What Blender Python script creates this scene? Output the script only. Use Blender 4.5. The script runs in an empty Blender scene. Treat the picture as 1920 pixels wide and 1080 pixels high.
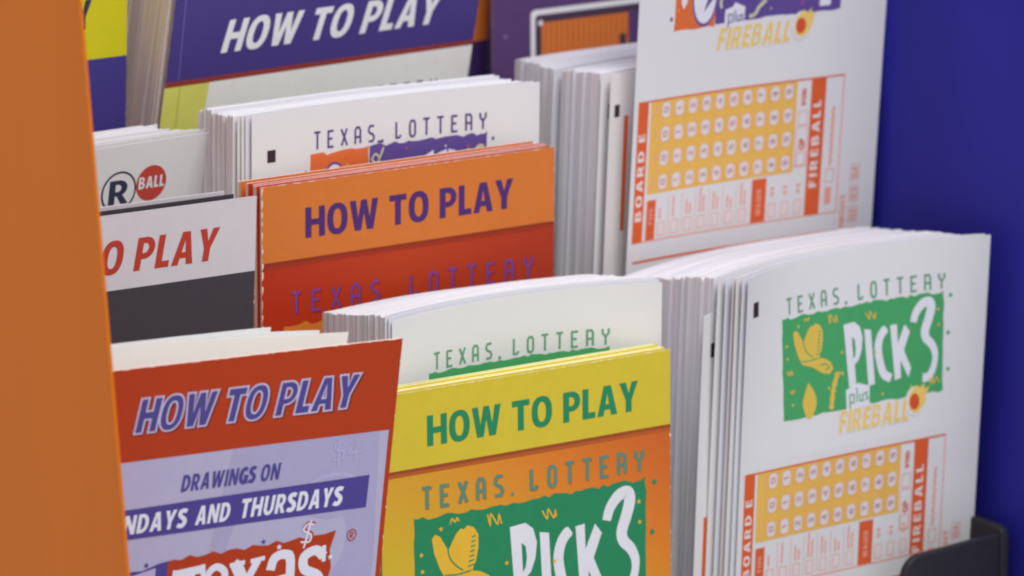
import bpy, math, random
from math import sin, cos, radians, pi
from mathutils import Vector, geometry
random.seed(7)
MM = 0.001
sc = bpy.context.scene

# ------------------------------------------------------------------ camera
YAW, PIT, DIST = radians(35), radians(13), 1.400
view = Vector((sin(YAW)*cos(PIT), cos(YAW)*cos(PIT), -sin(PIT)))
cam_d = bpy.data.cameras.new('camera')
cam = bpy.data.objects.new('camera', cam_d)
sc.collection.objects.link(cam)
cam.location = -DIST*view
cam.rotation_euler = view.to_track_quat('-Z', 'Y').to_euler()
cam_d.sensor_width = 36.0
cam_d.lens = 10000.0/1920*36
cam_d.clip_start = 0.05
cam_d.clip_end = 50
cam_d.dof.use_dof = True
cam_d.dof.focus_distance = 1.375
cam_d.dof.aperture_fstop = 19
sc.cycles.filter_width = 2.0
sc.camera = cam

# ------------------------------------------------------------------ light
world = bpy.data.worlds.new('World'); sc.world = world; world.use_nodes = True
bg = world.node_tree.nodes['Background']
bg.inputs[0].default_value = (0.975, 0.982, 1.0, 1); bg.inputs[1].default_value = 0.6
def area(name, loc, target, sx, sy, power, col):
    d = bpy.data.lights.new(name, 'AREA'); d.shape = 'RECTANGLE'; d.size = sx; d.size_y = sy
    d.energy = power; d.color = col
    o = bpy.data.objects.new(name, d); sc.collection.objects.link(o)
    o.location = loc; o.rotation_euler = (Vector(target)-Vector(loc)).to_track_quat('-Z', 'Y').to_euler()
    return o
area('ceiling_lamp', (-0.15, -1.15, 1.55), (0, 0.03, 0), 1.2, 0.7, 30, (0.985, 1.0, 0.97))
area('ceiling_lamp', (-0.5, 0.9, 2.0), (0, 0.03, 0), 1.3, 0.6, 28, (0.96, 0.99, 1))
sc.view_settings.view_transform = 'Standard'
sc.view_settings.look = 'None'
sc.view_settings.exposure = -0.1
sc.view_settings.gamma = 1

# ------------------------------------------------------------------ materials
FACE = 0.66
def lin(c):
    c = c/255.0
    return c/12.92 if c < .04045 else ((c+.055)/1.055)**2.4
MATS = {}
def M(name, rgb, rough=.5, spec=.35, var=.05, scale=260, bump=.03, k=1.0, streak=None, coat=0):
    """procedural printed-paper material; rgb is the ink/paper colour"""
    if name in MATS: return MATS[name]
    m = bpy.data.materials.new(name); m.use_nodes = True
    nt = m.node_tree; b = nt.nodes['Principled BSDF']
    base = [min(.92, lin(c)/FACE*k) for c in rgb]
    tc = nt.nodes.new('ShaderNodeTexCoord')
    mp = nt.nodes.new('ShaderNodeMapping')
    if streak: mp.inputs['Scale'].default_value = streak
    nz = nt.nodes.new('ShaderNodeTexNoise'); nz.inputs['Scale'].default_value = scale
    nz.inputs['Detail'].default_value = 4
    nt.links.new(tc.outputs['Object'], mp.inputs[0]); nt.links.new(mp.outputs[0], nz.inputs['Vector'])
    mx = nt.nodes.new('ShaderNodeMix'); mx.data_type = 'RGBA'
    mx.inputs[6].default_value = (*[c*(1-var) for c in base], 1)
    mx.inputs[7].default_value = (*[min(.95, c*(1+var)) for c in base], 1)
    nt.links.new(nz.outputs['Fac'], mx.inputs[0])
    nt.links.new(mx.outputs[2], b.inputs['Base Color'])
    b.inputs['Roughness'].default_value = rough
    b.inputs['Specular IOR Level'].default_value = spec*.45
    if coat: b.inputs['Coat Weight'].default_value = coat; b.inputs['Coat Roughness'].default_value = .3
    n2 = nt.nodes.new('ShaderNodeTexNoise'); n2.inputs['Scale'].default_value = 900
    n2.inputs['Detail'].default_value = 3
    nt.links.new(tc.outputs['Object'], n2.inputs['Vector'])
    bp = nt.nodes.new('ShaderNodeBump'); bp.inputs['Strength'].default_value = bump
    bp.inputs['Distance'].default_value = .0005
    nt.links.new(n2.outputs['Fac'], bp.inputs['Height']); nt.links.new(bp.outputs[0], b.inputs['Normal'])
    MATS[name] = m
    return m

def page_gradient(name, stops, axis='diag', rough=.4):
    """a printed colour gradient laid out in page millimetres (UV map 'page')"""
    m = M(name, (200, 200, 200), rough)
    nt = m.node_tree; b = nt.nodes['Principled BSDF']
    uv = nt.nodes.new('ShaderNodeUVMap'); uv.uv_map = 'page'
    sp = nt.nodes.new('ShaderNodeSeparateXYZ'); nt.links.new(uv.outputs[0], sp.inputs[0])
    ma = nt.nodes.new('ShaderNodeMath'); ma.operation = 'MULTIPLY_ADD'
    nt.links.new(sp.outputs['X'], ma.inputs[0]); ma.inputs[1].default_value = {'diag': -.75, 'v': 0, 'u': 1}[axis]
    if axis == 'u': ma.inputs[2].default_value = 0
    else: nt.links.new(sp.outputs['Y'], ma.inputs[2])
    mr = nt.nodes.new('ShaderNodeMapRange')
    nt.links.new(ma.outputs[0], mr.inputs[0]); mr.inputs[1].default_value = stops[0][0]; mr.inputs[2].default_value = stops[-1][0]
    cr = nt.nodes.new('ShaderNodeValToRGB')
    el = cr.color_ramp.elements
    span = stops[-1][0]-stops[0][0]
    for i, (p, c) in enumerate(stops):
        e = el[i] if i < 2 else el.new(.5)
        e.position = (p-stops[0][0])/span if i < 2 or True else 0
        e.color = (*[min(.9, lin(x)/FACE) for x in c], 1)
    nt.links.new(mr.outputs[0], cr.inputs[0])
    nt.links.new(cr.outputs[0], b.inputs['Base Color'])
    return m

PAPER = M('slip_paper', (187, 185, 187), .65, .25, .015, 60)
PAPER_B = M('slip_paper_cool', (184, 183, 190), .65, .25, .02, 80)
PAPER_W = M('slip_paper_warm', (188, 182, 182), .65, .25, .02, 80)
EDGE = [M('paper_edge_bright', (196, 194, 199), .8, .1, .04, 900), M('paper_edge_pale', (191, 189, 195), .8, .1, .04, 900),
        M('paper_edge_pink', (194, 188, 190), .8, .1, .04, 900), M('paper_edge_grey', (184, 183, 189), .8, .1, .04, 900)]
BLACKMARK = M('timing_mark_ink', (48, 36, 44), .6)

# ------------------------------------------------------------------ page frames
def frame(al, be, ga):
    U = Vector((cos(al)*cos(ga), sin(al)*cos(ga), sin(ga)))
    V = Vector((0, sin(be), -cos(be))); V = (V-U*V.dot(U)).normalized()
    return U, V, U.cross(V)
class Surf:
    """a bent sheet: (u right, v down, h towards the viewer), all in mm"""
    def __init__(s, x, y, z, al, be, ga, W, b=0, c=0, warp=.2, ph=0., curl=0.):
        s.o = Vector((x, y, z)); s.U, s.V, s.N = frame(al, be, ga)
        s.W, s.b, s.c, s.w, s.ph, s.curl = W, b, c, warp, ph, curl
        s.dec = 0
    def P(s, u, v, h=0, b=None):
        t = min(max(u/s.W, 0), 1); t = t+s.c*t*(1-t)
        d = (s.b if b is None else b)*4*t*(1-t)*(max(.05, 1-v/s.dec) if s.dec else 1)
        d += s.w*(sin(u/21+s.ph)*cos(v/45+s.ph*1.7)+.3*sin(u/8+v/23+s.ph*3))
        if s.curl: d += s.curl*max(0, 1-v/70.)**2*(u/s.W)
        return (s.o+s.U*u+s.V*v+s.N*(d-h))*MM
    def moved(s, dx=0, dy=0, dz=0, **k):
        import copy
        n = copy.copy(s); n.o = s.o+Vector((dx, dy, dz))
        for a, b in k.items(): setattr(n, a, b)
        return n
DU, DV = 2.0, 6.0
def clip(poly, ax, lo, hi):
    for sgn, lim in ((1, lo), (-1, hi)):
        out = []
        for i in range(len(poly)):
            a, b = poly[i-1], poly[i]
            da, db = sgn*(a[ax]-lim), sgn*(b[ax]-lim)
            if (da < 0) != (db < 0):
                t = da/(da-db); out.append((a[0]+(b[0]-a[0])*t, a[1]+(b[1]-a[1])*t))
            if db >= 0: out.append(b)
        poly = out
        if len(poly) < 3: return []
    return poly
class Page:
    """one mesh: a thin bent sheet plus the inks printed on its front"""
    def __init__(s, surf, v0, v1, thick, front, edge, u0=0, u1=None):
        s.s, s.v0, s.v1, s.u0, s.u1 = surf, v0, v1, u0, surf.W if u1 is None else u1
        s.verts, s.faces, s.mi, s.uv, s.mats, s.n = [], [], [], [], [], 0
        nu = max(2, int(math.ceil((s.u1-s.u0)/DU))); nv = max(2, int(math.ceil((v1-v0)/DV)))
        us = [min(s.u0+DU*i, s.u1) for i in range(nu+1)]; vs = [min(v0+DV*j, v1) for j in range(nv+1)]
        idx = {}
        for k, h in ((0, 0), (1, -thick)):
            for j, v in enumerate(vs):
                for i, u in enumerate(us):
                    idx[k, i, j] = s.v(u, v, h)
        for j in range(nv):
            for i in range(nu):
                s.f((idx[0, i, j], idx[0, i, j+1], idx[0, i+1, j+1], idx[0, i+1, j]), front)
                s.f((idx[1, i, j], idx[1, i+1, j], idx[1, i+1, j+1], idx[1, i, j+1]), edge)
        for i in range(nu):
            s.f((idx[0, i, 0], idx[0, i+1, 0], idx[1, i+1, 0], idx[1, i, 0]), edge)
            s.f((idx[0, i, nv], idx[1, i, nv], idx[1, i+1, nv], idx[0, i+1, nv]), edge)
        for j in range(nv):
            s.f((idx[0, 0, j], idx[1, 0, j], idx[1, 0, j+1], idx[0, 0, j+1]), edge)
            s.f((idx[0, nu, j], idx[0, nu, j+1], idx[1, nu, j+1], idx[1, nu, j]), edge)
        s.us = us
    def v(s, u, v, h):
        s.verts.append(s.s.P(u, v, h)); s.uv.append((u, v)); return len(s.verts)-1
    def f(s, ids, m):
        if m not in s.mats: s.mats.append(m)
        s.faces.append(ids); s.mi.append(s.mats.index(m))
    def tri(s, pts, m, h):
        # keep inks inside the sheet and cut them along the sheet's own columns and rows so that they follow the bend
        poly = clip(list(pts), 0, s.u0+.01, s.u1-.01)
        if poly: poly = clip(poly, 1, s.v0+.01, s.v1-.01)
        if not poly: return
        ulo, uhi = min(p[0] for p in poly), max(p[0] for p in poly)
        k = int((ulo-s.u0)//DU)
        while s.u0+k*DU < uhi:
            a = clip(poly, 0, s.u0+k*DU, s.u0+(k+1)*DU); k += 1
            if not a: continue
            vlo, vhi = min(p[1] for p in a), max(p[1] for p in a)
            l = int((vlo-s.v0)//DV)
            while s.v0+l*DV < vhi:
                b = clip(a, 1, s.v0+l*DV, s.v0+(l+1)*DV); l += 1
                if len(b) < 3: continue
                ar = sum(b[i-1][0]*b[i][1]-b[i][0]*b[i-1][1] for i in range(len(b)))
                if abs(ar) < 1e-5: continue
                if ar > 0: b = b[::-1]
                s.f([s.v(p[0], p[1], h) for p in b], m)
    def height(s, layer):
        s.n += 1
        return .02+layer*.03+(s.n % 7)*.003
    def poly(s, m, outer, holes=(), layer=1):
        h = s.height(layer)
        loops = [[Vector((p[0], p[1], 0)) for p in l] for l in [outer, *holes]]
        flat = [p for l in loops for p in l]
        for t in geometry.tessellate_polygon(loops):
            s.tri([(flat[i][0], flat[i][1]) for i in t], m, h)
    def rect(s, m, u0, v0, u1, v1, layer=1):
        h = s.height(layer); s.tri([(u0, v0), (u1, v0), (u1, v1), (u0, v1)], m, h)
    def strip(s, m, pts, w, layer=1, closed=False):
        h = s.height(layer); n = len(pts)
        ws = w if isinstance(w, (list, tuple)) else [w]*n
        L, R = [], []
        for i in range(n):
            a = pts[i-1] if (i or closed) else pts[i]; b = pts[(i+1) % n] if (i < n-1 or closed) else pts[i]
            p = pts[i]
            d1 = Vector((p[0]-a[0], p[1]-a[1])); d2 = Vector((b[0]-p[0], b[1]-p[1]))
            if d1.length < 1e-6: d1 = d2
            if d2.length < 1e-6: d2 = d1
            d1 = d1.normalized(); d2 = d2.normalized()
            n1 = Vector((-d1.y, d1.x)); nn = n1+Vector((-d2.y, d2.x))
            nn = n1 if nn.length < .2 else nn.normalized()
            k = ws[i]/2/max(.5, abs(nn.dot(n1)))
            L.append((p[0]+nn.x*k, p[1]+nn.y*k)); R.append((p[0]-nn.x*k, p[1]-nn.y*k))
        for i in range(n if closed else n-1):
            j = (i+1) % n
            s.tri([L[i], L[j], R[j], R[i]], m, h)
    def box(s, m, u0, v0, u1, v1, w=.25, layer=1):
        s.strip(m, [(u0, v0), (u1, v0), (u1, v1), (u0, v1)], w, layer, True)
    def dot(s, m, u, v, ru, rv=None, layer=1, n=20):
        rv = rv or ru
        s.poly(m, [(u+ru*cos(2*pi*i/n), v+rv*sin(2*pi*i/n)) for i in range(n)], layer=layer)
    def build(s, name, parent=None):
        me = bpy.data.meshes.new(name)
        me.from_pydata([tuple(v) for v in s.verts], [], [tuple(f) for f in s.faces])
        for m in s.mats: me.materials.append(m)
        me.polygons.foreach_set('material_index', s.mi)
        lay = me.uv_layers.new(name='page')
        for l in me.loops: lay.data[l.index].uv = s.uv[l.vertex_index]
        me.polygons.foreach_set('use_smooth', [False]*len(me.polygons))
        me.update()
        o = bpy.data.objects.new(name, me); sc.collection.objects.link(o)
        if parent: o.parent = parent
        return o

def tag(o, label, cat, group=None, kind=None):
    if label: o['label'] = label
    if cat: o['category'] = cat
    if group: o['group'] = group
    if kind: o['kind'] = kind
    return o
def empty(name, label, cat, group=None):
    o = bpy.data.objects.new(name, None); o.empty_display_size = .01
    sc.collection.objects.link(o)
    return tag(o, label, cat, group)
def meshobj(name, verts, faces, mats, parent=None, mi=None, smooth=False):
    me = bpy.data.meshes.new(name); me.from_pydata([tuple(Vector(v)*MM) for v in verts], [], faces)
    for m in (mats if isinstance(mats, list) else [mats]): me.materials.append(m)
    if mi: me.polygons.foreach_set('material_index', mi)
    me.update()
    o = bpy.data.objects.new(name, me); sc.collection.objects.link(o)
    if parent: o.parent = parent
    return o

# ------------------------------------------------------------------ lettering
def arc(cx, cy, rx, ry, a0, a1, n=14, p=1.0):
    out = []
    for i in range(n+1):
        a = radians(a0+(a1-a0)*i/n); c, s_ = cos(a), sin(a)
        out.append((cx+rx*math.copysign(abs(c)**p, c), cy+ry*math.copysign(abs(s_)**p, s_)))
    return out
def ring(w, st, ba):
    o = arc(w/2, .5, w/2, .52, 0, 360, 36, .85)[:-1]
    return o, arc(w/2, .5, w/2-st, .52-ba, 0, 360, 28, .85)[:-1]
def catmull(P, n=5):
    out = []
    for i in range(len(P)-1):
        p0 = P[max(i-1, 0)]; p1 = P[i]; p2 = P[i+1]; p3 = P[min(i+2, len(P)-1)]
        for k in range(n):
            t = k/n
            out.append(tuple(.5*((2*p1[j])+(-p0[j]+p2[j])*t+(2*p0[j]-5*p1[j]+4*p2[j]-p3[j])*t*t+(-p0[j]+3*p1[j]-3*p2[j]+p3[j])*t**3) for j in (0, 1)))
    return out+[P[-1]]
# bold alphabet: width, polygons (outer, holes), strokes (points, width); cap height 1, y up
S_, B_ = .28, .19
def bold(ch):
    w = {'H': .9, 'O': .94, 'W': 1.32, 'T': .8, 'P': .8, 'L': .6, 'A': .94, 'Y': .88, 'D': .88, 'R': .86, 'I': .28, 'N': .92, 'G': .86,
         'S': .74, 'U': .86, 'M': 1.14, 'C': .76, 'K': .9, 'B': .84, 'E': .66, 'F': .62, 'Q': .94, 'V': .88, ' ': .42, '$': .7}.get(ch, .7)
    pol, st = [], []
    if ch == 'H': pol = [([(0, 0), (S_, 0), (S_, .4), (w-S_, .4), (w-S_, 0), (w, 0), (w, 1), (w-S_, 1), (w-S_, .6), (S_, .6), (S_, 1), (0, 1)], [])]
    elif ch in 'OQ':
        o, i = ring(w, .28, .19); pol = [(o, [i])]
        if ch == 'Q': st = [([(w*.55, .25), (w, -.1)], .16)]
    elif ch == 'W': pol = [([(0, 1), (.28, 1), (.39, .4), (.53, 1), (.79, 1), (.93, .4), (1.04, 1), (1.32, 1), (1.09, 0), (.79, 0), (.66, .58), (.53, 0), (.23, 0)], [])]
    elif ch == 'M': pol = [([(0, 0), (.1, 1), (.4, 1), (.57, .42), (.74, 1), (1.04, 1), (1.14, 0), (.87, 0), (.82, .6), (.66, 0), (.48, 0), (.32, .6), (.27, 0)], [])]
    elif ch == 'T': pol = [([(0, 1), (.8, 1), (.8, .8), (.54, .8), (.54, 0), (.26, 0), (.26, .8), (0, .8)], [])]
    elif ch in 'PR':
        o = [(0, 0), (0, 1), (.36, 1)]+arc(.4, .67, .4, .33, 85, -85, 12)+[(.28, .34), (.28, 0)]
        pol = [(o, [[(.28, .82), (.36, .82)]+arc(.37, .67, .16, .15, 80, -80, 8)+[(.28, .52)]])]
        if ch == 'R': pol.append(([(.3, .38), (.54, .4), (.62, .36), (.88, 0), (.56, 0), (.36, .34)], []))
    elif ch == 'B':
        o = [(0, 0), (0, 1), (.4, 1)]+arc(.42, .745, .34, .255, 85, -60, 10)+arc(.44, .28, .4, .28, 60, -88, 10)
        pol = [(o, [[(.26, .83), (.4, .83)]+arc(.4, .72, .12, .1, 80, -80, 6)+[(.26, .61)], [(.26, .42), (.42, .42)]+arc(.42, .3, .15, .12, 80, -80, 6)+[(.26, .17)]])]
    elif ch == 'D':
        o = [(0, 0), (0, 1), (.34, 1)]+arc(.36, .5, .52, .5, 88, -88, 16)
        pol = [(o, [[(.28, .81), (.36, .81)]+arc(.36, .5, .24, .31, 80, -80, 12)+[(.28, .19)]])]
    elif ch == 'L': pol = [([(0, 1), (.28, 1), (.28, .2), (.6, .2), (.6, 0), (0, 0)], [])]
    elif ch == 'I': pol = [([(0, 0), (0, 1), (.28, 1), (.28, 0)], [])]
    elif ch == 'E': pol = [([(0, 0), (0, 1), (.64, 1), (.64, .81), (.27, .81), (.27, .6), (.6, .6), (.6, .42), (.27, .42), (.27, .19), (.66, .19), (.66, 0)], [])]
    elif ch == 'F': pol = [([(0, 0), (0, 1), (.62, 1), (.62, .81), (.27, .81), (.27, .58), (.58, .58), (.58, .4), (.27, .4), (.27, 0)], [])]
    elif ch == 'A': pol = [([(0, 0), (.3, 1), (.64, 1), (.94, 0), (.65, 0), (.6, .2), (.34, .2), (.29, 0)], [[(.39, .38), (.55, .38), (.47, .76)]])]
    elif ch == 'Y': pol = [([(0, 1), (.3, 1), (.44, .62), (.58, 1), (.88, 1), (.58, .4), (.58, 0), (.3, 0), (.3, .4)], [])]
    elif ch == 'V': pol = [([(0, 1), (.29, 1), (.44, .35), (.59, 1), (.88, 1), (.6, 0), (.28, 0)], [])]
    elif ch == 'N': pol = [([(0, 0), (0, 1), (.3, 1), (.65, .44), (.65, 1), (.92, 1), (.92, 0), (.63, 0), (.27, .58), (.27, 0)], [])]
    elif ch == 'K': pol = [([(0, 0), (0, 1), (.28, 1), (.28, .62), (.55, 1), (.88, 1), (.55, .53), (.9, 0), (.57, 0), (.28, .44), (.28, 0)], [])]
    elif ch == 'U': pol = [([(0, 1), (.27, 1)]+arc(.43, .36, .16, .19, 180, 360, 10)+[(.59, 1), (.86, 1)]+arc(.43, .34, .43, .36, 0, -180, 16), [])]
    elif ch == 'C': st = [(catmull([(.72, .84), (.5, .9), (.24, .78), (.14, .5), (.24, .22), (.5, .1), (.73, .14)], 4), .22)]
    elif ch == 'G': st = [(catmull([(.78, .85), (.5, .9), (.24, .78), (.14, .5), (.24, .22), (.5, .09), (.72, .12)], 4), .22), ([(.74, .02), (.74, .52)], .25), ([(.5, .46), (.8, .46)], .15)]
    elif ch == 'S': st = [(catmull([(.66, .84), (.42, .9), (.18, .84), (.15, .68), (.34, .54), (.56, .42), (.6, .26), (.46, .11), (.24, .1), (.05, .16)], 4), .215)]
    return w, pol, st
def place(pt, at, sx, sy, shear, rot):
    x, y = pt[0]*sx+pt[1]*sy*shear, pt[1]*sy
    x, y = x, -y
    c, s_ = cos(rot), sin(rot)
    return (at[0]+x*c+y*s_, at[1]-x*s_+y*c)
def text(pg, m, s, u0, u1, vb, h, shear=0, layer=2, gap=.12, outline=None, ow=.5, rot=0, skip=0):
    """s printed from u0 to u1 on baseline vb with cap height h; rot=90 reads upwards"""
    tot = sum(bold(c)[0]+(gap if c != ' ' else 0) for c in s)-gap
    sx = (u1-u0)/tot; x = 0
    for ch in s:
        w, pol, st = bold(ch)
        at = (u0, vb)
        def T(p): return place((p[0]+x, p[1]), at, sx, h, shear, radians(rot))
        for o, hs in pol:
            if outline:
                pg.strip(outline, [T(p) for p in o], ow, layer-1, True)
            pg.poly(m, [T(p) for p in o], [[T(p) for p in q] for q in hs], layer=layer)
            if outline:
                for q in hs: pg.strip(outline, [T(p) for p in q], ow*.5, layer+1, True)
        for P_, wd in st:
            if outline: pg.strip(outline, [T(p) for p in P_], wd*h+ow, layer-1)
            pg.strip(m, [T(p) for p in P_], wd*h*1.05, layer)
        x += w+(gap if ch != ' ' else 0)
THIN = {'T': [[(0, 1), (1, 1)], [(.52, 1), (.52, 0)]], 'E': [[(.95, .97), (.12, .97), (.12, .03), (.95, .03)], [(.12, .52), (.78, .52)]],
        'X': [[(.05, 1), (.95, 0)], [(.92, 1), (.08, 0)]], 'A': [[(.1, 0), (.1, .8), (.3, .97), (.7, .97), (.9, .8), (.9, 0)], [(.1, .4), (.9, .4)]],
        'R': [[(.1, 0), (.1, .97), (.7, .97), (.9, .82), (.9, 0)], [(.1, .45), (.9, .45)]],
        'S': [[(.92, .95), (.3, .95), (.1, .8), (.12, .62), (.35, .52), (.7, .45), (.9, .3), (.88, .14), (.7, .04), (.08, .04)]],
        'L': [[(.12, 1), (.12, .06), (.6, .04), (.85, .2)]], 'O': [[(.1, .2), (.1, .8), (.3, .97), (.7, .97), (.9, .8), (.9, .2), (.7, .03), (.3, .03), (.1, .2)]],
        'Y': [[(.08, 1), (.1, .72), (.5, .5)], [(.92, 1), (.9, .72), (.5, .5), (.5, 0)]]}
def logotype(pg, m, u0, u1, v0, v1, w=.6, layer=2, shadow=None):
    pitch = (u1-u0)/12.47; lw = pitch*.47
    for i, ch in enumerate('TEXAS LOTTERY'):
        if ch == ' ':
            pg.rect(m, u0+4.95*pitch, v1-.3, u0+4.95*pitch+.8, v1+.6, layer); continue
        for st in THIN[ch]:
            q = [(u0+i*pitch+x*lw, v1-(v1-v0)*y) for x, y in st]
            if shadow: pg.strip(shadow, [(a+.35, b+.25) for a, b in q], w, layer-1)
            pg.strip(m, q, w, layer)
DIG = {'0': [[(.1, .1), (.1, .9), (.9, .9), (.9, .1), (.1, .1)]], '1': [[(.2, .8), (.5, 1), (.5, 0)]], '2': [[(.1, .85), (.5, 1), (.9, .75), (.1, .05), (.95, .05)]],
       '3': [[(.1, .95), (.8, .95), (.45, .58), (.9, .35), (.7, .05), (.1, .05)]], '4': [[(.75, 0), (.75, 1), (.1, .3), (.95, .3)]],
       '5': [[(.9, .95), (.2, .95), (.15, .55), (.8, .55), (.85, .15), (.1, .05)]], '6': [[(.8, .95), (.2, .6), (.1, .1), (.85, .05), (.85, .45), (.15, .5)]],
       '7': [[(.1, .95), (.9, .95), (.35, 0)]], '8': [[(.5, .52), (.15, .8), (.5, 1), (.85, .8), (.15, .2), (.5, 0), (.85, .2), (.5, .52)]], '9': [[(.85, .5), (.15, .5), (.15, .95), (.85, .95), (.8, .05), (.2, .05)]]}
def digit(pg, m, d, u, v, w, h, sw=.22, layer=4):
    # lies on its side, reading upwards
    for st in DIG[d]:
        pg.strip(m, [(u-h/2+h*(1-y), v+w/2-w*x) for x, y in st], sw, layer)
def rrect(u0, v0, u1, v1, r, n=4):
    o = []
    for cx, cy, a in ((u1-r, v1-r, 0), (u0+r, v1-r, 90), (u0+r, v0+r, 180), (u1-r, v0+r, 270)):
        o += arc(cx, cy, r, r, a, a+90, n)
    return o
def torn(u0, v0, u1, v1, amp=.5, step=1.6, seed=1, bottom=True):
    r = random.Random(seed); o = []
    u = u0
    while u < u1: o.append((u, v0+r.uniform(-amp, amp))); u += step*r.uniform(.6, 1.4)
    v = v0
    o.append((u1, v0-amp))
    while v < v1: o.append((u1+r.uniform(-amp, amp)*.5, v+.5)); v += step*2*r.uniform(.6, 1.4)
    u = u1
    while u > u0: o.append((u, v1+r.uniform(-amp, amp)*.6)); u -= step*r.uniform(.8, 1.8)
    v = v1
    while v > v0+1: o.append((u0+r.uniform(-amp, amp)*.35, v)); v -= step*2*r.uniform(.6, 1.4)
    return o
def squiggle(pg, m, u, v, s, seed, layer=3, w=.35):
    r = random.Random(seed)
    pts = [(u+i*s*.2+r.uniform(-.15, .15)*s, v+(s*.35 if i % 2 else -s*.35)*r.uniform(.4, 1)) for i in range(6)]
    pg.strip(m, catmull(pts, 4), w, layer)
def star(pg, m, u, v, r, layer=3):
    pg.poly(m, [(u+(r if i % 2 == 0 else r*.45)*sin(i*pi/5), v-(r if i % 2 == 0 else r*.45)*cos(i*pi/5)) for i in range(10)], layer=layer)

# ------------------------------------------------------------------ game artwork (page mm)
GREEN = M('logo_green_ink', (62, 136, 86), .5); DKGREEN = M('cover_green_ink', (34, 112, 76), .4)
GOLD = M('logo_gold_ink', (186, 158, 70), .5); WHITE = M('white_ink', (190, 188, 196), .5)
YEL = M('fireball_yellow_ink', (198, 168, 92), .5); FIRE = M('fireball_red_ink', (178, 72, 44), .5)
FORM = M('form_red_ink', (186, 80, 42), .6); FORML = M('form_line_ink', (200, 132, 118), .6); FORMY = M('form_yellow_ink', (198, 156, 76), .6)
BUB = M('form_bubble_white', (192, 182, 182), .6); DIGM = M('form_digit_ink', (158, 118, 138), .6); BUBL = M('bubble_line_ink', (196, 140, 110), .6)
FORMP = M('form_pale_text_ink', (198, 150, 142), .6)
def pick_logo(pg, u, v, k, green, gold, white, full, L=1):
    def T(p): return (u+p[0]*k, v+p[1]*k)
    pg.poly(green, torn(u, v, u+57*k, v+28*k, .45*k, 1.5*k, 4), layer=L)
    hat = [(4.2, 4.6), (5.0, 3.7), (6.2, 4.4), (7.4, 6.4), (8.1, 7.6), (9.0, 6.0), (10.2, 4.2), (11.2, 3.4), (11.9, 3.7), (12.8, 3.0), (14.3, 3.6), (15.4, 5.2), (15.4, 8.0), (14.8, 10.6), (13.8, 12.6), (16.0, 13.2), (17.9, 14.3), (18.9, 16.3), (17.4, 17.7), (14.6, 16.9), (11.4, 14.9), (7.4, 13.5), (6.0, 11.0), (4.7, 7.6)]
    pg.poly(gold, [T(p) for p in hat], layer=L+2)
    pg.strip(green, [T(p) for p in catmull([(8.0, 7.4), (8.6, 9.4), (10.2, 11.2), (11.6, 12.2)], 4)], .32*k, L+3)
    for i in range(7): pg.strip(green, [T((14.7-i*.06, 5.4+i*1.0)), T((13.9-i*.18, 5.6+i*1.0))], .3*k, L+3)
    pg.strip(green, [T(p) for p in catmull([(7.2, 12.6), (10.4, 12.9), (13.6, 12.5)], 4)], .32*k, L+3)
    pg.strip(green, [T(p) for p in catmull([(14.2, 14.8), (16.2, 14.6), (17.3, 16.0), (15.8, 16.2)], 4)], .35*k, L+3)
    for q in ([(9.5, 18.8), (11.6, 21.6), (12.3, 25), (10.6, 28.4), (8.7, 28.4), (7.2, 24.6), (7.9, 22)],): pg.poly(gold, [T(p) for p in catmull(q+[q[0]], 3)[:-1]], layer=L+2)
    pg.strip(gold, [T(p) for p in catmull([(20.6, 17.5), (19, 21), (18.2, 24), (17.6, 27.5)], 4)], [1.4*k*abs(sin(i*1.3))+.6*k for i in range(13)], L+2)
    # PICK
    pg.poly(white, [T(p) for p in [(23.1, 5.0), (26.9, 4.7), (28.8, 6.2), (29.7, 9.2), (29.3, 12.5), (28.2, 15.2), (26.6, 16.6), (26.9, 23.0), (24.4, 22.8)]],
            [[T(p) for p in [(25.9, 8.8), (26.9, 9.6), (27.2, 12), (26.9, 14), (26.2, 15)]]], L+2)
    pg.poly(white, [T(p) for p in [(30.4, 7.2), (32.7, 7.7), (33.5, 22.9), (31.2, 23.0)]], layer=L+2)
    pg.strip(white, [T(p) for p in catmull([(38.0, 7.9), (36.0, 9.8), (35.0, 13.2), (35.6, 17.4), (36.8, 20.6), (39.2, 22.0)], 4)], [k*x for x in [1.7]+[2.5]*19+[2.1]], L+2)
    pg.poly(white, [T(p) for p in [(39.3, 7.4), (41.6, 7.2), (41.8, 12.6), (44.2, 7.6), (45.9, 9.8), (43.8, 14.8), (46.1, 20.0), (45.2, 22.6), (42.5, 17.4), (42.6, 22.4), (40.5, 22.8)]], layer=L+2)
    q3 = catmull([(47.1, 7.4), (48.0, 4.8), (50.2, 2.5), (52.3, 2.2), (52.9, 4.0), (52.0, 7.2), (50.9, 10.2), (51.3, 12.4), (53.2, 14.4), (54.3, 17.2), (53.8, 20.6), (52.2, 23.2), (50.0, 23.4)], 4)
    pg.strip(white, [T(p) for p in q3], [k*(1.9+.9*abs(sin(i*.075+.3))) for i in range(len(q3))], L+3)
    for i, (a, b, s) in enumerate([(17.2, 2.6, 5.5), (31.4, 3.8, 5), (8.6, 1.4, 2.6), (1.2, 15.2, 4), (52.4, 24.6, 4.4), (2.6, 20.4, 2.4), (20.8, 18.2, 2.2)]): squiggle(pg, gold, u+a*k, v+b*k, s*k*.72, 20+i, L+3, .34*k)
    for a, b in [(6.4, 2.8), (22.2, 12.4), (55.2, 4.6), (55.4, 9), (1.6, 7.5), (1.8, 11), (36, 26), (46, 25.4), (34, 14), (17, 21.5), (3.5, 24)]: star(pg, gold, u+a*k, v+b*k, .62*k, L+3)
    for a, b in [(59.2, 1.0), (58.6, 11.6), (58.8, 22.0)]: pg.dot(green, u+a*k, v+b*k, .6*k, layer=L, n=8)
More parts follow.
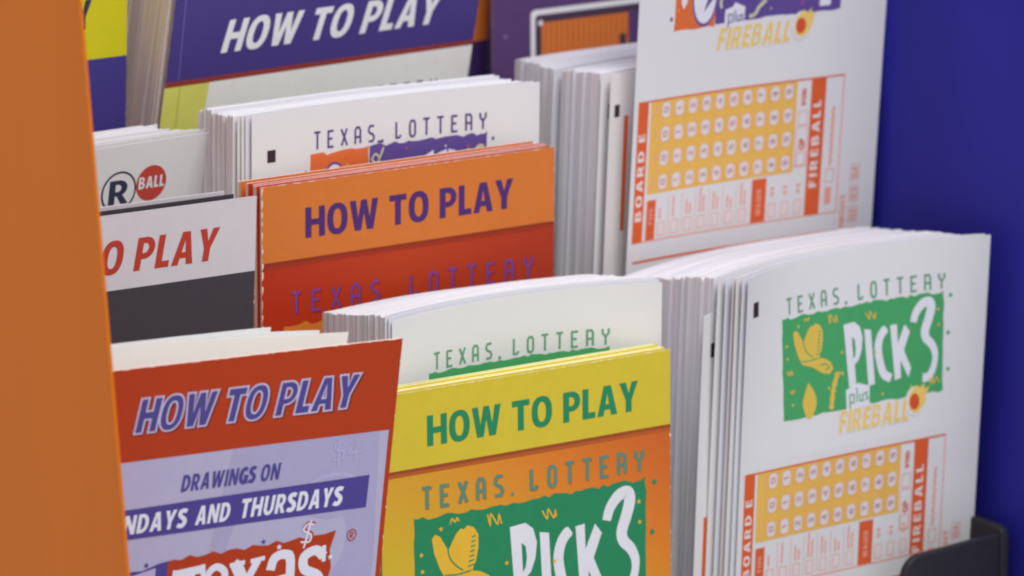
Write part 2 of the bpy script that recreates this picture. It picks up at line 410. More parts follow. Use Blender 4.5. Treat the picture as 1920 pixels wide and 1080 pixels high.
    if full:
        u -= 1.9*k; v -= .6*k
        pg.poly(white, [T(p) for p in [(25.0, 23.5), (28.4, 23.0), (29.2, 22.2), (33.5, 23.6), (33.2, 28.8), (25.0, 29.6)]], layer=L+3)
        for j, st in enumerate([[(26.3, 29), (26.3, 25.2), (27.8, 25.2), (27.8, 27.4), (26.3, 27.4)], [(28.9, 23.6), (28.9, 27.4)], [(29.9, 25.2), (29.9, 27.3), (31, 27.3), (31, 25.2)], [(32.8, 25.2), (31.8, 25.4), (32.8, 26.9), (31.8, 27.4)]]):
            pg.strip(green, [T(p) for p in st], .42*k, L+4)
        text(pg, YEL, 'FIREBALL', u+21.9*k, u+46.6*k, v+35.2*k, 6.0*k, .18, L+3, gap=.16, outline=WHITE, ow=.5*k)
        fireball(pg, u, v, k, L)
def fireball(pg, u, v, k, L=1):
    def T(p): return (u+p[0]*k, v+p[1]*k)
    pg.poly(WHITE, [T(p) for p in arc(49.2, 30.2, 3.4, 4.2, 0, 360, 20)[:-1]], layer=L+3)
    pg.poly(YEL, [T(p) for p in [(46.9, 31), (47.1, 28.2), (48.6, 26.6), (50, 25.8), (51, 26.6), (52.6, 25.4), (52.3, 27.2), (54.2, 26.6), (53.0, 29), (52.9, 30.4), (51.9, 32.2), (50.3, 33.6), (48.6, 33.6), (47.3, 32.4)]], layer=L+4)
    pg.dot(FIRE, u+49.0*k, v+30.3*k, 1.75*k, 2.3*k, L+5)
def form(pg, u, v, rows, first=True):
    """the numbered board of a play slip; u, v is the board's top corner"""
    W_, G0, pu, pv = 72.0, 8.8, 4.88, 7.0
    yh = rows*pv-1.0; bot = yh+13.6
    pg.rect(FORM, u, v, u+3.7, v+bot, 1)
    pg.rect(FORMY, u+4.6, v+.1, u+57.0, v+yh, 1)
    text(pg, BUB, 'BOARD E', u+2.9, u+2.9+(23 if rows == 3 else 25.5), v+bot-(3.6 if rows == 3 else 6.2), 2.3, 0, 2, gap=.3, rot=90)
    for r in range(rows):
        for c in range(10):
            cu, cv = u+10.2+c*pu, v+2.9+r*pv
            pg.poly(BUB, rrect(cu-1.55, cv-2.3, cu+1.55, cv+2.3, 1.3), layer=2)
            pg.strip(BUBL, rrect(cu-1.55, cv-2.3, cu+1.55, cv+2.3, 1.3), .22, 3, True)
            digit(pg, DIGM, str(c), cu, cv, 1.6, 1.5, .34, 4)
        if rows == 4:
            pg.strip(BUBL, [(u+6.2+.7*sin(i), v+1.2+r*pv+i*.8) for i in range(6)], .5, 2)
    for c in range(11):
        pg.strip(BUBL, [(u+7.8+c*pu, v+.4), (u+7.8+c*pu, v+yh-.4)], .12, 2)
    # frame lines
    pg.box(FORML, u+.1, v-.2, u+W_+1.4, v+bot+.1, .4, 1)
    pg.strip(FORM, [(u, v-.2), (u+W_+1.4, v-.2)], .45, 2)
    pg.rect(FORM, u+62.0, v, u+67.2, v+bot, 1)
    text(pg, BUB, 'FIREBALL', u+65.7, u+65.7+26, v+(33.4 if rows == 3 else 32.4), 2.7, 0, 2, gap=.3, rot=90)
    # quick pick column
    pg.box(FORML, u+58.0, v+9.2, u+61, v+13.2, .25, 1); text(pg, FORM, 'VOID', u+60.3, u+65.5, v+7.6, 1.6, 0, 2, rot=90)
    pg.box(FORML, u+57.6, v+13.8, u+61.4, v+25.6, .2, 1)
    text(pg, FORM, 'QP', u+60.6, u+64, v+20.6, 2.0, 0, 2, rot=90)
    pg.box(FORML, u+58.0, v+21.4, u+61, v+25.2, .25, 1)
    # right box
    pg.strip(FORML, [(u+70.3+.25*sin(i*2.), v+9+i*.7) for i in range(26)], .75, 1)
    pg.box(FORML, u+69.0, v+27.5, u+71.6, v+31.4, .25, 1)
    pg.rect(FORML, u+69.0, v+33.0, u+71.2, v+38.0, 1)
    # play type and wager columns
    a, b = v+yh+1.2, v+bot-.5
    pg.rect(FORM, u+4.9, a+.6, u+8.1, b+.3, 2)
    text(pg, FORML, 'TYPE', u+7.2, u+7.2+5, b-4, 1.4, 0, 3, rot=90)
    for c in range(7):
        cu = u+10.4+c*pu
        pg.strip(FORML, [(cu-2.3, a), (cu-2.3, b)], .16, 1)
        pg.strip(FORML, [(cu-.6+.2*sin(i*2.4+c), b-5.4-i*.55) for i in range(3+(c*5) % 8+4)], .5, 1)
        if c > 1: pg.strip(FORML, [(cu+.7+.2*sin(i*2.1+c), b-5.4-i*.55) for i in range(2+(c*3) % 5+4)], .5, 1)
        pg.poly(BUB, rrect(cu-1.2, b-4.4, cu+1.2, b-.6, .3), layer=1); pg.box(FORML, cu-1.2, b-4.4, cu+1.2, b-.6, .2, 2)
    pg.rect(FORM, u+42.8, a-.6, u+47.9, b+.3, 2)
    text(pg, FORML, 'WAGER', u+46.2, u+46.2+8, b-1.6, 1.7, 0, 3, rot=90)
    for c in range(3):
        cu = u+50.2+c*4.6
        text(pg, FORML, 'SI', cu+.6, cu+3.6, b-6.4, 1.3, 0, 1, rot=90)
        pg.poly(BUB, rrect(cu-1.2, b-4.6, cu+1.2, b-.6, .3), layer=1); pg.box(FORML, cu-1.2, b-4.6, cu+1.2, b-.6, .2, 2)
    # foot rule, draw time and number of draws
    pg.rect(FORM, u+.6, v+bot+5.5, u+W_+2, v+bot+6.2, 1)
    for k_, d in enumerate(('04', '03', '02', '01')):
        vv = v+29.5+k_*6.3
        for j, ch in enumerate(d): digit(pg, FORML, ch, u+79.4, vv+.9-j*1.8, 1.4, 2.0, .45, 2)
        pg.box(FORML, u+77.9, vv-2.3, u+80.9, vv+2.3, .2, 1)
    text(pg, FORML, 'NIGHT', u+76.6, u+76.6+10, v+bot+5, 1.9, 0, 1, rot=90)
def purple_logo(pg, u, v, w1, w2, h, full, L=1):
    pg.poly(ORNL, torn(u, v, u+w1, v+h, .5, 1.7, 8), layer=L)
    pg.poly(PURL, torn(u+w1+.2, v-.3, u+w1+w2, v+h-.5, .5, 1.7, 9), layer=L)
    r = random.Random(3)
    for i in range(9): star(pg, YEL if i % 2 else FORM, u+r.uniform(1, w1-1), v+r.uniform(.8, h-1), .4, L+1)
    for i in range(12): star(pg, [FORM, WHITE, GOLD][i % 3], u+w1+r.uniform(2, w2-2), v+r.uniform(.8, h-1), .45, L+1)

ORNL = M('logo_orange_ink', (186, 92, 48), .5); PURL = M('logo_purple_ink', (82, 64, 124), .5)
PURT = M('purple_letter_ink', (70, 54, 108), .5)

# ------------------------------------------------------------------ builders of paper things
def brochure(label, surf, v0, L, front, edge, draw, group=None, panels=.8, name='brochure'):
    """a folded leaflet: a printed cover and the folded panels behind it"""
    e = empty(name, label, 'brochure', group)
    base = surf.P(surf.W/2, L); e.location = base
    pg = Page(surf, v0, L, .22, front, edge)
    if draw: draw(pg)
    if draw:
        r = random.Random(len(label))
        for side_ in (0, 1):
            v = v0+.3
            while v < v0+95:
                l = r.uniform(.3, 1.6); w = r.uniform(.05, .2)*(1.6 if r.random() < .12 else 1)
                a, b_ = (0, w) if side_ == 0 else (surf.W, surf.W-w)
                pg.poly(edge, [(a, v), (b_, v+.1), (b_, v+l*.7), (a, v+l)], layer=4); v += l+r.uniform(.2, 9)
        u = 0
        while u < surf.W:
            l = r.uniform(.5, 3); pg.poly(edge, [(u, v0), (u+l, v0), (u+l*.8, v0+r.uniform(.05, .22)), (u+l*.1, v0+.1)], layer=4); u += l+r.uniform(.5, 5)
    c = pg.build('cover', e); c.location = -base
    s2 = surf.moved(); s2.o = surf.o+surf.N*.3
    p2 = Page(s2, v0+.25, L, panels, edge, edge, .25, surf.W-.15)
    b = p2.build('folded_panels', e); b.location = -base
    return e
def slip(label, surf, v0, L, draw=None, paper=PAPER, group=None, th=.14):
    pg = Page(surf, v0, L, th, paper, EDGE[0])
    if draw: draw(pg)
    return tag(pg.build('play_slip'), label, 'play slip', group)
def block(name, label, surf, shift, T, v0, L, n, mats, b1=None, jit=.35, topj=.35, seed=1, cat='paper stack', fan=0, rise=0, group=None, wts=(5, 3, 1, 2), gap=.72):
    """a dense stack of sheets as one body: every leaf has its own side and top edge"""
    r = random.Random(seed)
    K, R = 24, 12
    b0 = surf.b; b1 = b0 if b1 is None else b1
    verts, faces, mi = [], [], []
    prev = None; ja = 0; jt = 0; jb = 0
    ph = [r.uniform(0, 6) for _ in range(6)]
    for i in range(n):
        t0, t1 = i/n, (i+gap)/n
        if r.random() < .22: ja = r.uniform(-1, 1)*jit*2.6; jt = r.uniform(-1, 1)*topj*1.8
        a = ja*.45+r.uniform(-1, 1)*jit*.35+jit*1.3*sin(i*.9+ph[2])*sin(i*.23+ph[3]); tp = jt+r.uniform(-1, 1)*topj; br = r.uniform(-.3, .3)
        mat = r.choices(range(len(mats)), wts[:len(mats)])[0]
        for k, (t, inset) in enumerate(((t0, 0), (t1, 0), ((i+gap+.08)/n, .3), ((i+.97)/n, .3))):
            o = Vector(shift)*t+Vector((0, T*t, 0))
            b = b0+(b1-b0)*t
            ring_ = []
            def lift(p, q): return p+Vector((0, 0, rise*t*q))
            def side(v):
                f = (v-v0)/(L-v0)
                return a+fan*sin(f*3+ph[0])*sin(i*.35+ph[1])*min(1, f*4)+.25*sin(v*.06+i*1.7)*jit
            for q in range(R+1):   # left side, bottom to top
                v = L+(v0+tp+inset*.5-L)*q/R
                ring_.append(surf.P(side(v)+inset*.25, v, 0, b)/MM+o)
            for q in range(1, K):
                u = surf.W*q/K
                ring_.append(lift(surf.P(u, v0+tp+inset*.5+.12*sin(u*.11+i), 0, b)/MM+o, q/K))
            for q in range(R+1):
                v = v0+tp+inset*.5+(L-v0-tp-inset*.5)*q/R
                ring_.append(lift(surf.P(surf.W-side(v)*.6-inset*.8, v, 0, b)/MM+o, 1))
            base = len(verts); verts += ring_
            nr = len(ring_)
            if prev is not None:
                for q in range(nr-1):
                    faces.append((prev+q, prev+q+1, base+q+1, base+q)); mi.append(mat if k < 2 else 0)
            prev = base
            if i == 0 and k == 0: cap0 = base
    for which, base in ((0, cap0), (1, prev)):
        nr = 2*(R+1)+K-1; tt = 0 if which == 0 else (n-.03)/n
        o = Vector(shift)*tt+Vector((0, T*tt, 0)); bb = b0+(b1-b0)*tt
        col = [list(range(base, base+R+1))]       # left column, bottom to top
        for q in range(1, K):
            top = base+R+q; vt = None; c = []
            for k in range(R):
                f = 1-k/R
                v = v0+(L-v0)*f
                verts.append(surf.P(surf.W*q/K, v, 0, bb)/MM+o+Vector((0, 0, rise*tt*q/K))); c.append(len(verts)-1)
            c.append(top); col.append(c)
        col.append([base+nr-1-k for k in range(R+1)])
        for q in range(K):
            for k in range(R):
                faces.append((col[q][k], col[q+1][k], col[q+1][k+1], col[q][k+1])); mi.append(0)
    o = meshobj(name, verts, faces, mats, mi=mi)
    o.data.update()
    import bmesh
    bm = bmesh.new(); bm.from_mesh(o.data); bmesh.ops.recalc_face_normals(bm, faces=bm.faces); bm.to_mesh(o.data); bm.free()
    return tag(o, label, cat, group)

# ================================================================== the display rack
ORANGE = M('rack_orange_laminate', (176, 90, 4), .42, .5, .1, 30, .05, streak=(1, 1, .06))
BLUE = M('rack_blue_laminate', (35, 34, 126), .5, .3, .08, 30, .05, streak=(1, 1, .15))
DARK = M('rack_dark_purple', (58, 44, 84), .6)
BLACK = M('black_plastic', (36, 34, 40), .45, .5, .15, 400, .15)
rack = empty('display_rack', 'brochure display rack with orange left side panel, blue right side panel and stepped shelves', 'display rack')
rack.location = (0, 0, -.4)
def part(o, parent=rack):
    o.parent = parent; o.location = -parent.location
    return o
def prism(name, prof, x0, x1, mat, bev=.6):
    n = len(prof)
    vs = [(x0, y, z) for y, z in prof]+[(x1, y, z) for y, z in prof]
    fs = [tuple(range(n)), tuple(reversed(range(n, 2*n)))]+[(i, i+n, (i+1) % n+n, (i+1) % n) for i in range(n)]
    o = meshobj(name, vs, fs, mat)
    import bmesh
    bm = bmesh.new(); bm.from_mesh(o.data); bmesh.ops.recalc_face_normals(bm, faces=bm.faces)
    if bev: bmesh.ops.bevel(bm, geom=bm.edges[:], offset=bev*MM, segments=3, affect='EDGES', profile=.5)
    bm.to_mesh(o.data); bm.free()
    return o
def fy(z): return -60.6+(z-101.7)*.129-.00
front_line = [(fy(-400), -400), (fy(330), 330)]
part(prism('side_panel', front_line+[(235, 330), (235, -400)], -164.9, -164, ORANGE, .3))
part(prism('side_panel', front_line+[(235, 330), (235, -400)], 172.5, 176, BLUE))
part(prism('back_panel', [(228, -400), (228, 330), (232, 330), (232, -400)], -163.8, 172.3, DARK))
part(prism('shelf', [(-58, -215.2), (66, -215.2), (66, -219), (-58, -219)], -163.8, 172.3, DARK))
part(prism('shelf', [(56, -112.2), (227.8, -112.2), (227.8, -116), (56, -116)], -163.8, 172.3, DARK))
part(prism('front_lip', [(-61, -219), (-61, -165), (-58.2, -165), (-58.2, -219)], -163.8, 172.3, DARK))
part(prism('plinth', [(-61.5, -400), (-61.5, -219.3), (227, -219.3), (227, -400)], -163.8, 172.3, DARK))

# black pocket that holds the right front slips
hold = empty('slip_pocket', 'black plastic pocket with rounded corners holding the green logo play slips', 'slip holder')
hold.location = (.148, 0, -.2152)
def plate(name, pts, y0, y1, parent, axis='y', bev=.7):
    n = len(pts)
    if axis == 'y': vs = [(a, y0, b) for a, b in pts]+[(a, y1, b) for a, b in pts]
    else: vs = [(y0, a, b) for a, b in pts]+[(y1, a, b) for a, b in pts]
    fs = [tuple(range(n)), tuple(reversed(range(n, 2*n)))]+[(i, i+n, (i+1) % n+n, (i+1) % n) for i in range(n)]
    o = meshobj(name, vs, fs, BLACK)
    import bmesh
    bm = bmesh.new(); bm.from_mesh(o.data); bmesh.ops.recalc_face_normals(bm, faces=bm.faces)
    bmesh.ops.bevel(bm, geom=[e for e in bm.edges if abs(e.calc_face_angle(0)) > .6], offset=bev*MM, segments=3, affect='EDGES', profile=.5)
    for f in bm.faces: f.smooth = True
    bm.to_mesh(o.data); bm.free()
    return part(o, parent)
lip = [(129.5, -215), (129.5, -101.5)]+[(129.5+6*(1-cos(a)), -101.5+7.8*sin(a)) for a in [radians(x) for x in (15, 35, 55, 75, 90)]]+[(164.9, -92.0), (164.9, -215)]
plate('front_lip', lip, -5.6, -3.0, hold)
sw = [(-5.6, -215), (-5.6, -93.5), (-4.8, -91.2), (-3, -90.4), (12, -90.2), (50, -90.2), (50, -215)]
plate('side_wall', sw, 165.2, 168.2, hold, 'x')

# ================================================================== front row
# --- yellow brochures
YBAND = M('yellow_band_ink', (178, 158, 46), .38, .4)
YEDGE = M('yellow_brochure_edge', (218, 202, 164), .7)
BODY_Y = page_gradient('orange_gradient_print', [(-45, (172, 82, 34)), (-15, (184, 104, 36)), (12, (190, 132, 38)), (40, (190, 158, 40)), (60, (176, 160, 44))])
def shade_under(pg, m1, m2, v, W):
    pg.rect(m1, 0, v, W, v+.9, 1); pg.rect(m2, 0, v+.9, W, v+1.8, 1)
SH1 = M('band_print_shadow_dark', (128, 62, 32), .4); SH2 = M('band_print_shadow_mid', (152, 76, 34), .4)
YS = Surf(-41.98, 0, -23.456, -.025, -.013, .004, 92.2, warp=.15, ph=1)
TEAL = M('cover_teal_ink', (70, 116, 104), .4); TEALS = M('cover_teal_shadow_ink', (140, 92, 44), .4)
CGOLD = M('cover_gold_ink', (192, 152, 48), .4)
def draw_yellow(pg):
    pg.rect(YBAND, 0, -1, 92.2, 20.6, 1)
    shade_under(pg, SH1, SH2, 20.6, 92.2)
    text(pg, DKGREEN, 'HOW TO PLAY', 14.4, 81.6, 15.3, 8.2, 0, 3, gap=.1)
    logotype(pg, TEAL, 12.6, 83.2, 26.4, 32.1, .85, 3, TEALS)
    pick_logo(pg, 9.9, 34.6, 1.3, DKGREEN, CGOLD, WHITE, False, 3)
brochure('front yellow and orange brochure with green HOW TO PLAY heading and pick 3 logo', YS, 0, 191, BODY_Y, YEDGE, draw_yellow)
for i in range(4):
    s = YS.moved([-.5, .5, -.4, .3][i], 1.7+1.65*i, [.15, .0, .3, .2][i], ph=1+i*.3)
    brochure('%s yellow HOW TO PLAY brochure from the front of its bundle, mostly hidden' % ['second', 'third', 'fourth', 'rearmost fifth'][i], s, 0, 191, YBAND, YEDGE, None, 'yellow brochures bundled at the front', panels=1.25)

# --- green logo slips behind the yellow brochures
GS = Surf(-31.242, 10, -6.689, -.047, .011, .001, 84.733, 7.16, .0, .22)
GRNT = M('slip_green_letter_ink', (84, 130, 104), .5)
def draw_green(pg):
    logotype(pg, GRNT, 15.6, 70.6, 11.8, 16.2, .62, 2)
    pg.poly(GREEN, torn(13.8, 17.0, 70.8, 45, .35, 1.5, 4), layer=1)
slip('front white play slip with small green lettering, between yellow brochure and orange brochure', GS, 0, 205, draw_green)
for i in range(2):
    slip('%s white slip just behind the front green-lettered slip' % ['second', 'third'][i], GS.moved(-.6-i*.7, .7+i*.6, .9+i*.5, b=7.0-i*.3), 0, 205, None, PAPER_B)
block('slip_stack', 'thick stack of white slips behind the green-lettered slip and in front of the orange brochures', GS.moved(-1.2, 2.0, 1.1), (-.6, 0, -4.6), 29, 0, 205, 60, EDGE, b1=4.5, seed=5, jit=.14, topj=.16, fan=.3)

# --- red brochure, front left
RB = M('red_cover_ink', (150, 50, 22), .34, .3); LIL = M('lilac_cover_ink', (152, 148, 176), .4)
LIL2 = M('lilac_circle_ink', (144, 139, 171), .4); REDGE = M('red_brochure_edge', (222, 184, 174), .7)
NAVY = M('navy_letter_ink', (66, 60, 122), .4); OUTW = M('letter_outline_ink', (170, 158, 184), .4); WINE = M('letter_shadow_ink', (92, 30, 34), .4)
BAR = M('violet_bar_ink', (66, 56, 122), .4); LW = M('light_letter_ink', (190, 190, 206), .4); LIL3 = M('lilac_mark_ink', (152, 145, 181), .4)
RS = Surf(-159.231, -42, 7.375, -.068, .142, -.019, 92, warp=.1, ph=2, curl=-1.0)
def draw_red(pg):
    pg.rect(LIL, 0, 24.4, 90.6, 180, 1)
    pg.poly(LIL2, [(47, 24.6), (58, 24.6)]+[(88, 24.6), (89.5, 60), (84, 120), (50, 120), (40, 70), (44, 40)], layer=2)
    pg.dot(LIL, 64, 52, 17, 15, 3, 30)
    pg.dot(LIL3, 76, 40, 9, 6, 3, 24); pg.dot(LIL2, 76, 40.8, 8.7, 5.7, 4, 24)
    for st in ([(77.5, 26), (75.5, 26.4), (75.8, 28), (78.2, 28.6), (78, 30.6), (75.2, 30.8)], [(76.6, 25), (77, 33)], [(81.8, 31.4), (81.4, 25.4), (79.4, 29.4), (83.4, 29.2)]): pg.strip(LIL3, st, .6, 5)
    text(pg, WINE, 'HOW TO PLAY', 19.7, 79.9, 17.3, 8.6, .17, 2, gap=.12, outline=WINE, ow=.9)
    text(pg, NAVY, 'HOW TO PLAY', 19.2, 79.4, 16.9, 8.6, .17, 5, gap=.12, outline=OUTW, ow=.95)
    text(pg, NAVY, 'DRAWINGS ON', 33.0, 60.2, 34.0, 4.4, .12, 5, gap=.16)
    pg.poly(BAR, [(2, 37.2), (86.2, 36.0), (86.0, 44.7), (2, 44.9)], layer=5)
    text(pg, LW, 'MONDAYS', 9.4, 35.0, 43.5, 5.0, .12, 6, gap=.16); text(pg, LW, 'AND', 37.6, 47.0, 43.4, 5.0, .12, 6, gap=.16); text(pg, LW, 'THURSDAYS', 50.0, 78.6, 43.2, 5.1, .12, 6, gap=.16)
    # two-tone game logo
    pg.poly(BAR, [(14, 54.8), (20, 53.6), (24, 53.8), (28.4, 52.4), (31.6, 52.0), (31.6, 90), (14, 90)], layer=5)
    pg.poly(LIL3, [(15, 56), (27.6, 53.4), (28.2, 90), (15, 90)], layer=6)
    for i in range(6): squiggle(pg, BAR, 15+i*2.2, 57+(i*5) % 4, 3, i, 7, .5)
    pg.poly(RB, [(31.0, 52.2)]+[(32.5+i*2.2, 51.9-i*.06+.55*sin(i*2.3)) for i in range(20)]+[(78.0, 49.9), (76.6, 55), (77.4, 60), (75.8, 66), (77, 90), (31.0, 90)], layer=5)
    for P_, w_ in (([(33.0, 56.0), (41.0, 55.4)], 2.2), ([(37.0, 55.6), (37.4, 72)], 3.4), ([(32.9, 58.2), (33.2, 54.8)], 1.3), ([(41.1, 57.6), (40.8, 54.2)], 1.3),
                   (catmull([(47.0, 60.6), (42.6, 60.8), (42.4, 57.2), (44.6, 55.4), (47.0, 57.0), (47.2, 60.4)], 4), 1.9), (catmull([(42.6, 60.6), (43, 65), (47, 66)], 4), 2.0),
                   ([(50.2, 55.6), (56.4, 68)], 3.2), ([(56.2, 55.2), (49.6, 68)], 2.1), ([(48.4, 55.6), (52.6, 55.2)], 1.2), ([(54.2, 55.2), (58.2, 54.8)], 1.2),
                   (catmull([(60.0, 58.4), (61.0, 55.2), (64.0, 54.6), (65.6, 57), (65.8, 70)], 4), 2.5), (catmull([(65.4, 61), (61, 62), (60.6, 66.6), (65.4, 67)], 4), 2.2),
                   (catmull([(75.0, 56.6), (72.6, 54.6), (69.4, 56.0), (69.8, 59.4), (73.6, 61.6), (74.4, 65), (70.6, 67)], 4), 2.6), ([(74.9, 53.6), (75.1, 58.0)], 1.1)):
        pg.strip(LW, P_, w_, 6)
    for st in (catmull([(71.6, 47.6), (69.6, 47.2), (68.6, 48.8), (70.8, 50.2), (70.4, 52), (68, 51.8)], 4),):
        pg.strip(RB, [(a+.2, b-.2) for a, b in st], 1.0, 6); pg.strip(LW, st, .5, 7)
    pg.strip(LW, [(70.6, 46.2), (69.0, 53.6)], .5, 7)
    for a, b in [(37, 55.6), (42.4, 56.4), (50.4, 54.8), (62, 52.4), (77.0, 57.0)]: star(pg, LW, a, b, .9, 6)
    for a, b in [(25.0, 52.4), (57.4, 50.4)]: star(pg, NAVY, a, b, .8, 6)
    pg.strip(RB, arc(82.6, 51.8, 1.25, 1.5, 0, 360, 16)[:-1], .28, 6, True)
    pg.strip(RB, [(82.2, 52.6), (82.2, 51), (83, 51.2), (82.9, 51.8), (82.2, 51.9), (83, 52.6)], .25, 6)
brochure('red and lilac brochure with outlined blue HOW TO PLAY and thursday drawings text', RS, 0, 186, RB, REDGE, draw_red)
# pale slips standing behind the red brochure
BRIGHT = M('bright_slip_paper', (206, 206, 203), .65, .25, .02, 80)
def whites(x, y, z, ga, W, **k): return Surf(x, y, z, 0, .142, ga, W, **k)
slip('white slip standing right behind the red brochure, tilted down to its far end', whites(-159.4, -34, 11.8, -.08, 86, warp=.2, ph=.5, b=1), 0, 186, None, BRIGHT)
slip('second white slip behind the red brochure, its top rising in a bump', whites(-159, -31, 10.7, -.064, 79, warp=.5, ph=2.2, b=2), 0, 186, None, BRIGHT)
slip('third white slip behind the red brochure, reaching only to the orange bundle', whites(-159, -28.4, 10.2, -.042, 66.5, warp=.6, ph=4, b=1.4), 0, 186, None, BRIGHT)
slip('fourth white slip behind the red brochure, slightly lower than the third', whites(-159, -27.2, 9.6, -.036, 66, warp=.6, ph=3.1, b=1.4), 0, 186, None, BRIGHT)

# --- pick 3 slips, front right
PS = Surf(78.273, 0, -7.676, .038, .056, .005, 87.994, 7.671, .2, .22)
PS.dec = 60.
def edge_marks(pg):
    pg.rect(BLACKMARK, 3.9, 8.6, 6.6, 12.6, 1)
    pg.rect(FORM, 2.9, 58, 6.6, 104, 1)
def draw_pick(pg):
    pg.rect(BLACKMARK, 3.2, 7.8, 5.7, 12.1, 1)
    logotype(pg, GRNT, 18.0, 74.2, 9.8, 14.2, .62, 2)
    pick_logo(pg, 16.0, 15.3, 1.015, GREEN, GOLD, WHITE, True, 1)
    form(pg, 1.9, 56.8, 3)
slip('front white slip with green PICK 3 logo and orange number board', PS, 0, 206, draw_pick)
off = [(-1.3, .9, .3), (-2.6, 2.0, .1), (-3.1, 3.1, -.4), (-4.4, 4.3, -.3), (-6.3, 5.4, -.2)]
names = ['second', 'third', 'fourth', 'fifth', 'sixth']
for i, (dx, dy, dz) in enumerate(off):
    slip('%s slip of the fanned white slips beside the PICK 3 slip' % names[i], PS.moved(dx, dy, dz, b=7.6-i*.15, ph=i), 0, 206, edge_marks if i in (1, 3, 4) else None, [PAPER_B, PAPER, PAPER_W][i % 3], 'slips fanned at the left of the green logo slip')
slip('short white slip sunk lower than the others left of the PICK 3 slip', PS.moved(-10.2, 6.4, -10.5, b=6.9), 0, 193, edge_marks, PAPER)
block('slip_stack', 'thickest stack of white slips, behind the PICK 3 slip beside the blue panel', PS.moved(-6.2, 7.4, -.6), (-1.2, 0, -7.6), 42.5, 0, 206, 84, EDGE, b1=5.5, seed=11, fan=.9, jit=.18, topj=.22, rise=2.6)

# ================================================================== second row
OB = M('orange_band_ink', (176, 98, 42), .38, .4); OE = M('orange_brochure_edge', (216, 182, 174), .75)
BODY_O = page_gradient('red_orange_gradient_print', [(0, (152, 40, 20)), (45, (154, 52, 24)), (96, (146, 46, 26))], 'u')
OCH = M('ochre_scrap_ink', (176, 104, 40), .4)
OS = Surf(-44.656, 52, 23.305, .001, .007, -.001, 95.4, warp=.1, ph=3)
VIO = M('violet_letter_ink', (66, 38, 92), .4); VIOL = M('thin_violet_letter_ink', (108, 58, 118), .4); VSH = M('thin_letter_shadow_ink', (120, 34, 34), .4)
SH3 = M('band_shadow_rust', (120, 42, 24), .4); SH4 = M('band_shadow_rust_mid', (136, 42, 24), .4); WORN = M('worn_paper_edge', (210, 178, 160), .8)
def draw_orange(pg):
    pg.rect(OB, 0, -1, 95.5, 20.8, 1)
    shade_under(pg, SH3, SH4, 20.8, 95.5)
    text(pg, VIO, 'HOW TO PLAY', 13.8, 81.6, 15.4, 8.3, 0, 3, gap=.1)
    logotype(pg, VIOL, 9.3, 88.2, 29.9, 35.7, .8, 3, VSH)
    pg.rect(VIO, 39, 36.0, 42.2, 37.2, 3)
    pg.poly(OCH, torn(6.8, 38.6, 44, 60, .6, 1.8, 5), layer=3)
    pg.poly(VIO, torn(44.3, 38.3, 88, 60, .6, 1.8, 6), layer=3)
    r = random.Random(2)
    v = 0.2
    while v < 40:
        l = r.uniform(.8, 3.2); w = r.uniform(.15, .6)
        pg.poly(WORN, [(0, v), (w, v+.2), (w*r.uniform(.4, 1.2), v+l*.6), (0, v+l)], layer=3); v += l+r.uniform(0, 1.2)
brochure('front orange and red brochure with violet HOW TO PLAY heading and worn left edge', OS, 0, 135, BODY_O, OE, draw_orange)
for i, (dx, dy, dz) in enumerate([(-.4, 1.7, .15), (.2, 3.4, .2), (-.9, 5.1, .35), (-1.0, 8.8, .3)]):
    brochure('%s orange HOW TO PLAY brochure from the front of its bundle' % ['second', 'third', 'fourth', 'rearmost fifth'][i], OS.moved(dx, dy, dz, ph=3+i*.2), 0, 135.5, [BODY_O, OB][i == 3], OE, None, 'orange brochures bundled in the middle', panels=1.25)

# --- white and black brochure at the left
WB = M('white_band_ink', (178, 172, 178), .4, .4); BK = M('black_cover_ink', (56, 51, 57), .38, .4); REDT = M('red_letter_ink', (156, 52, 40), .4)
WE = M('white_brochure_edge', (190, 186, 190), .7); BKE = M('black_brochure_edge', (52, 48, 56), .6)
OP = Surf(-147.871, 38, 25.454, -.018, .064, -.003, 92, warp=.1, ph=5)
def draw_oplay(pg):
    pg.rect(WB, 0, -1, 92.2, 20.2, 1)
    text(pg, REDT, 'HOW TO PLAY', 11.5, 79.6, 15.8, 8.8, .17, 3, gap=.12)
brochure('white and black brochure with red italic lettering ending in PLAY', OP, 0, 137, BK, WE, draw_oplay)
brochure('all-black brochure edge showing just behind the white and black brochure', OP.moved(-5.2, 3.0, .6), 0, 137.5, BK, BKE, None)
brochure('pale-topped brochure behind the black one in the left pocket', OP.moved(-6.2, 6.0, 1.0), 0, 138, WB, WE, None)

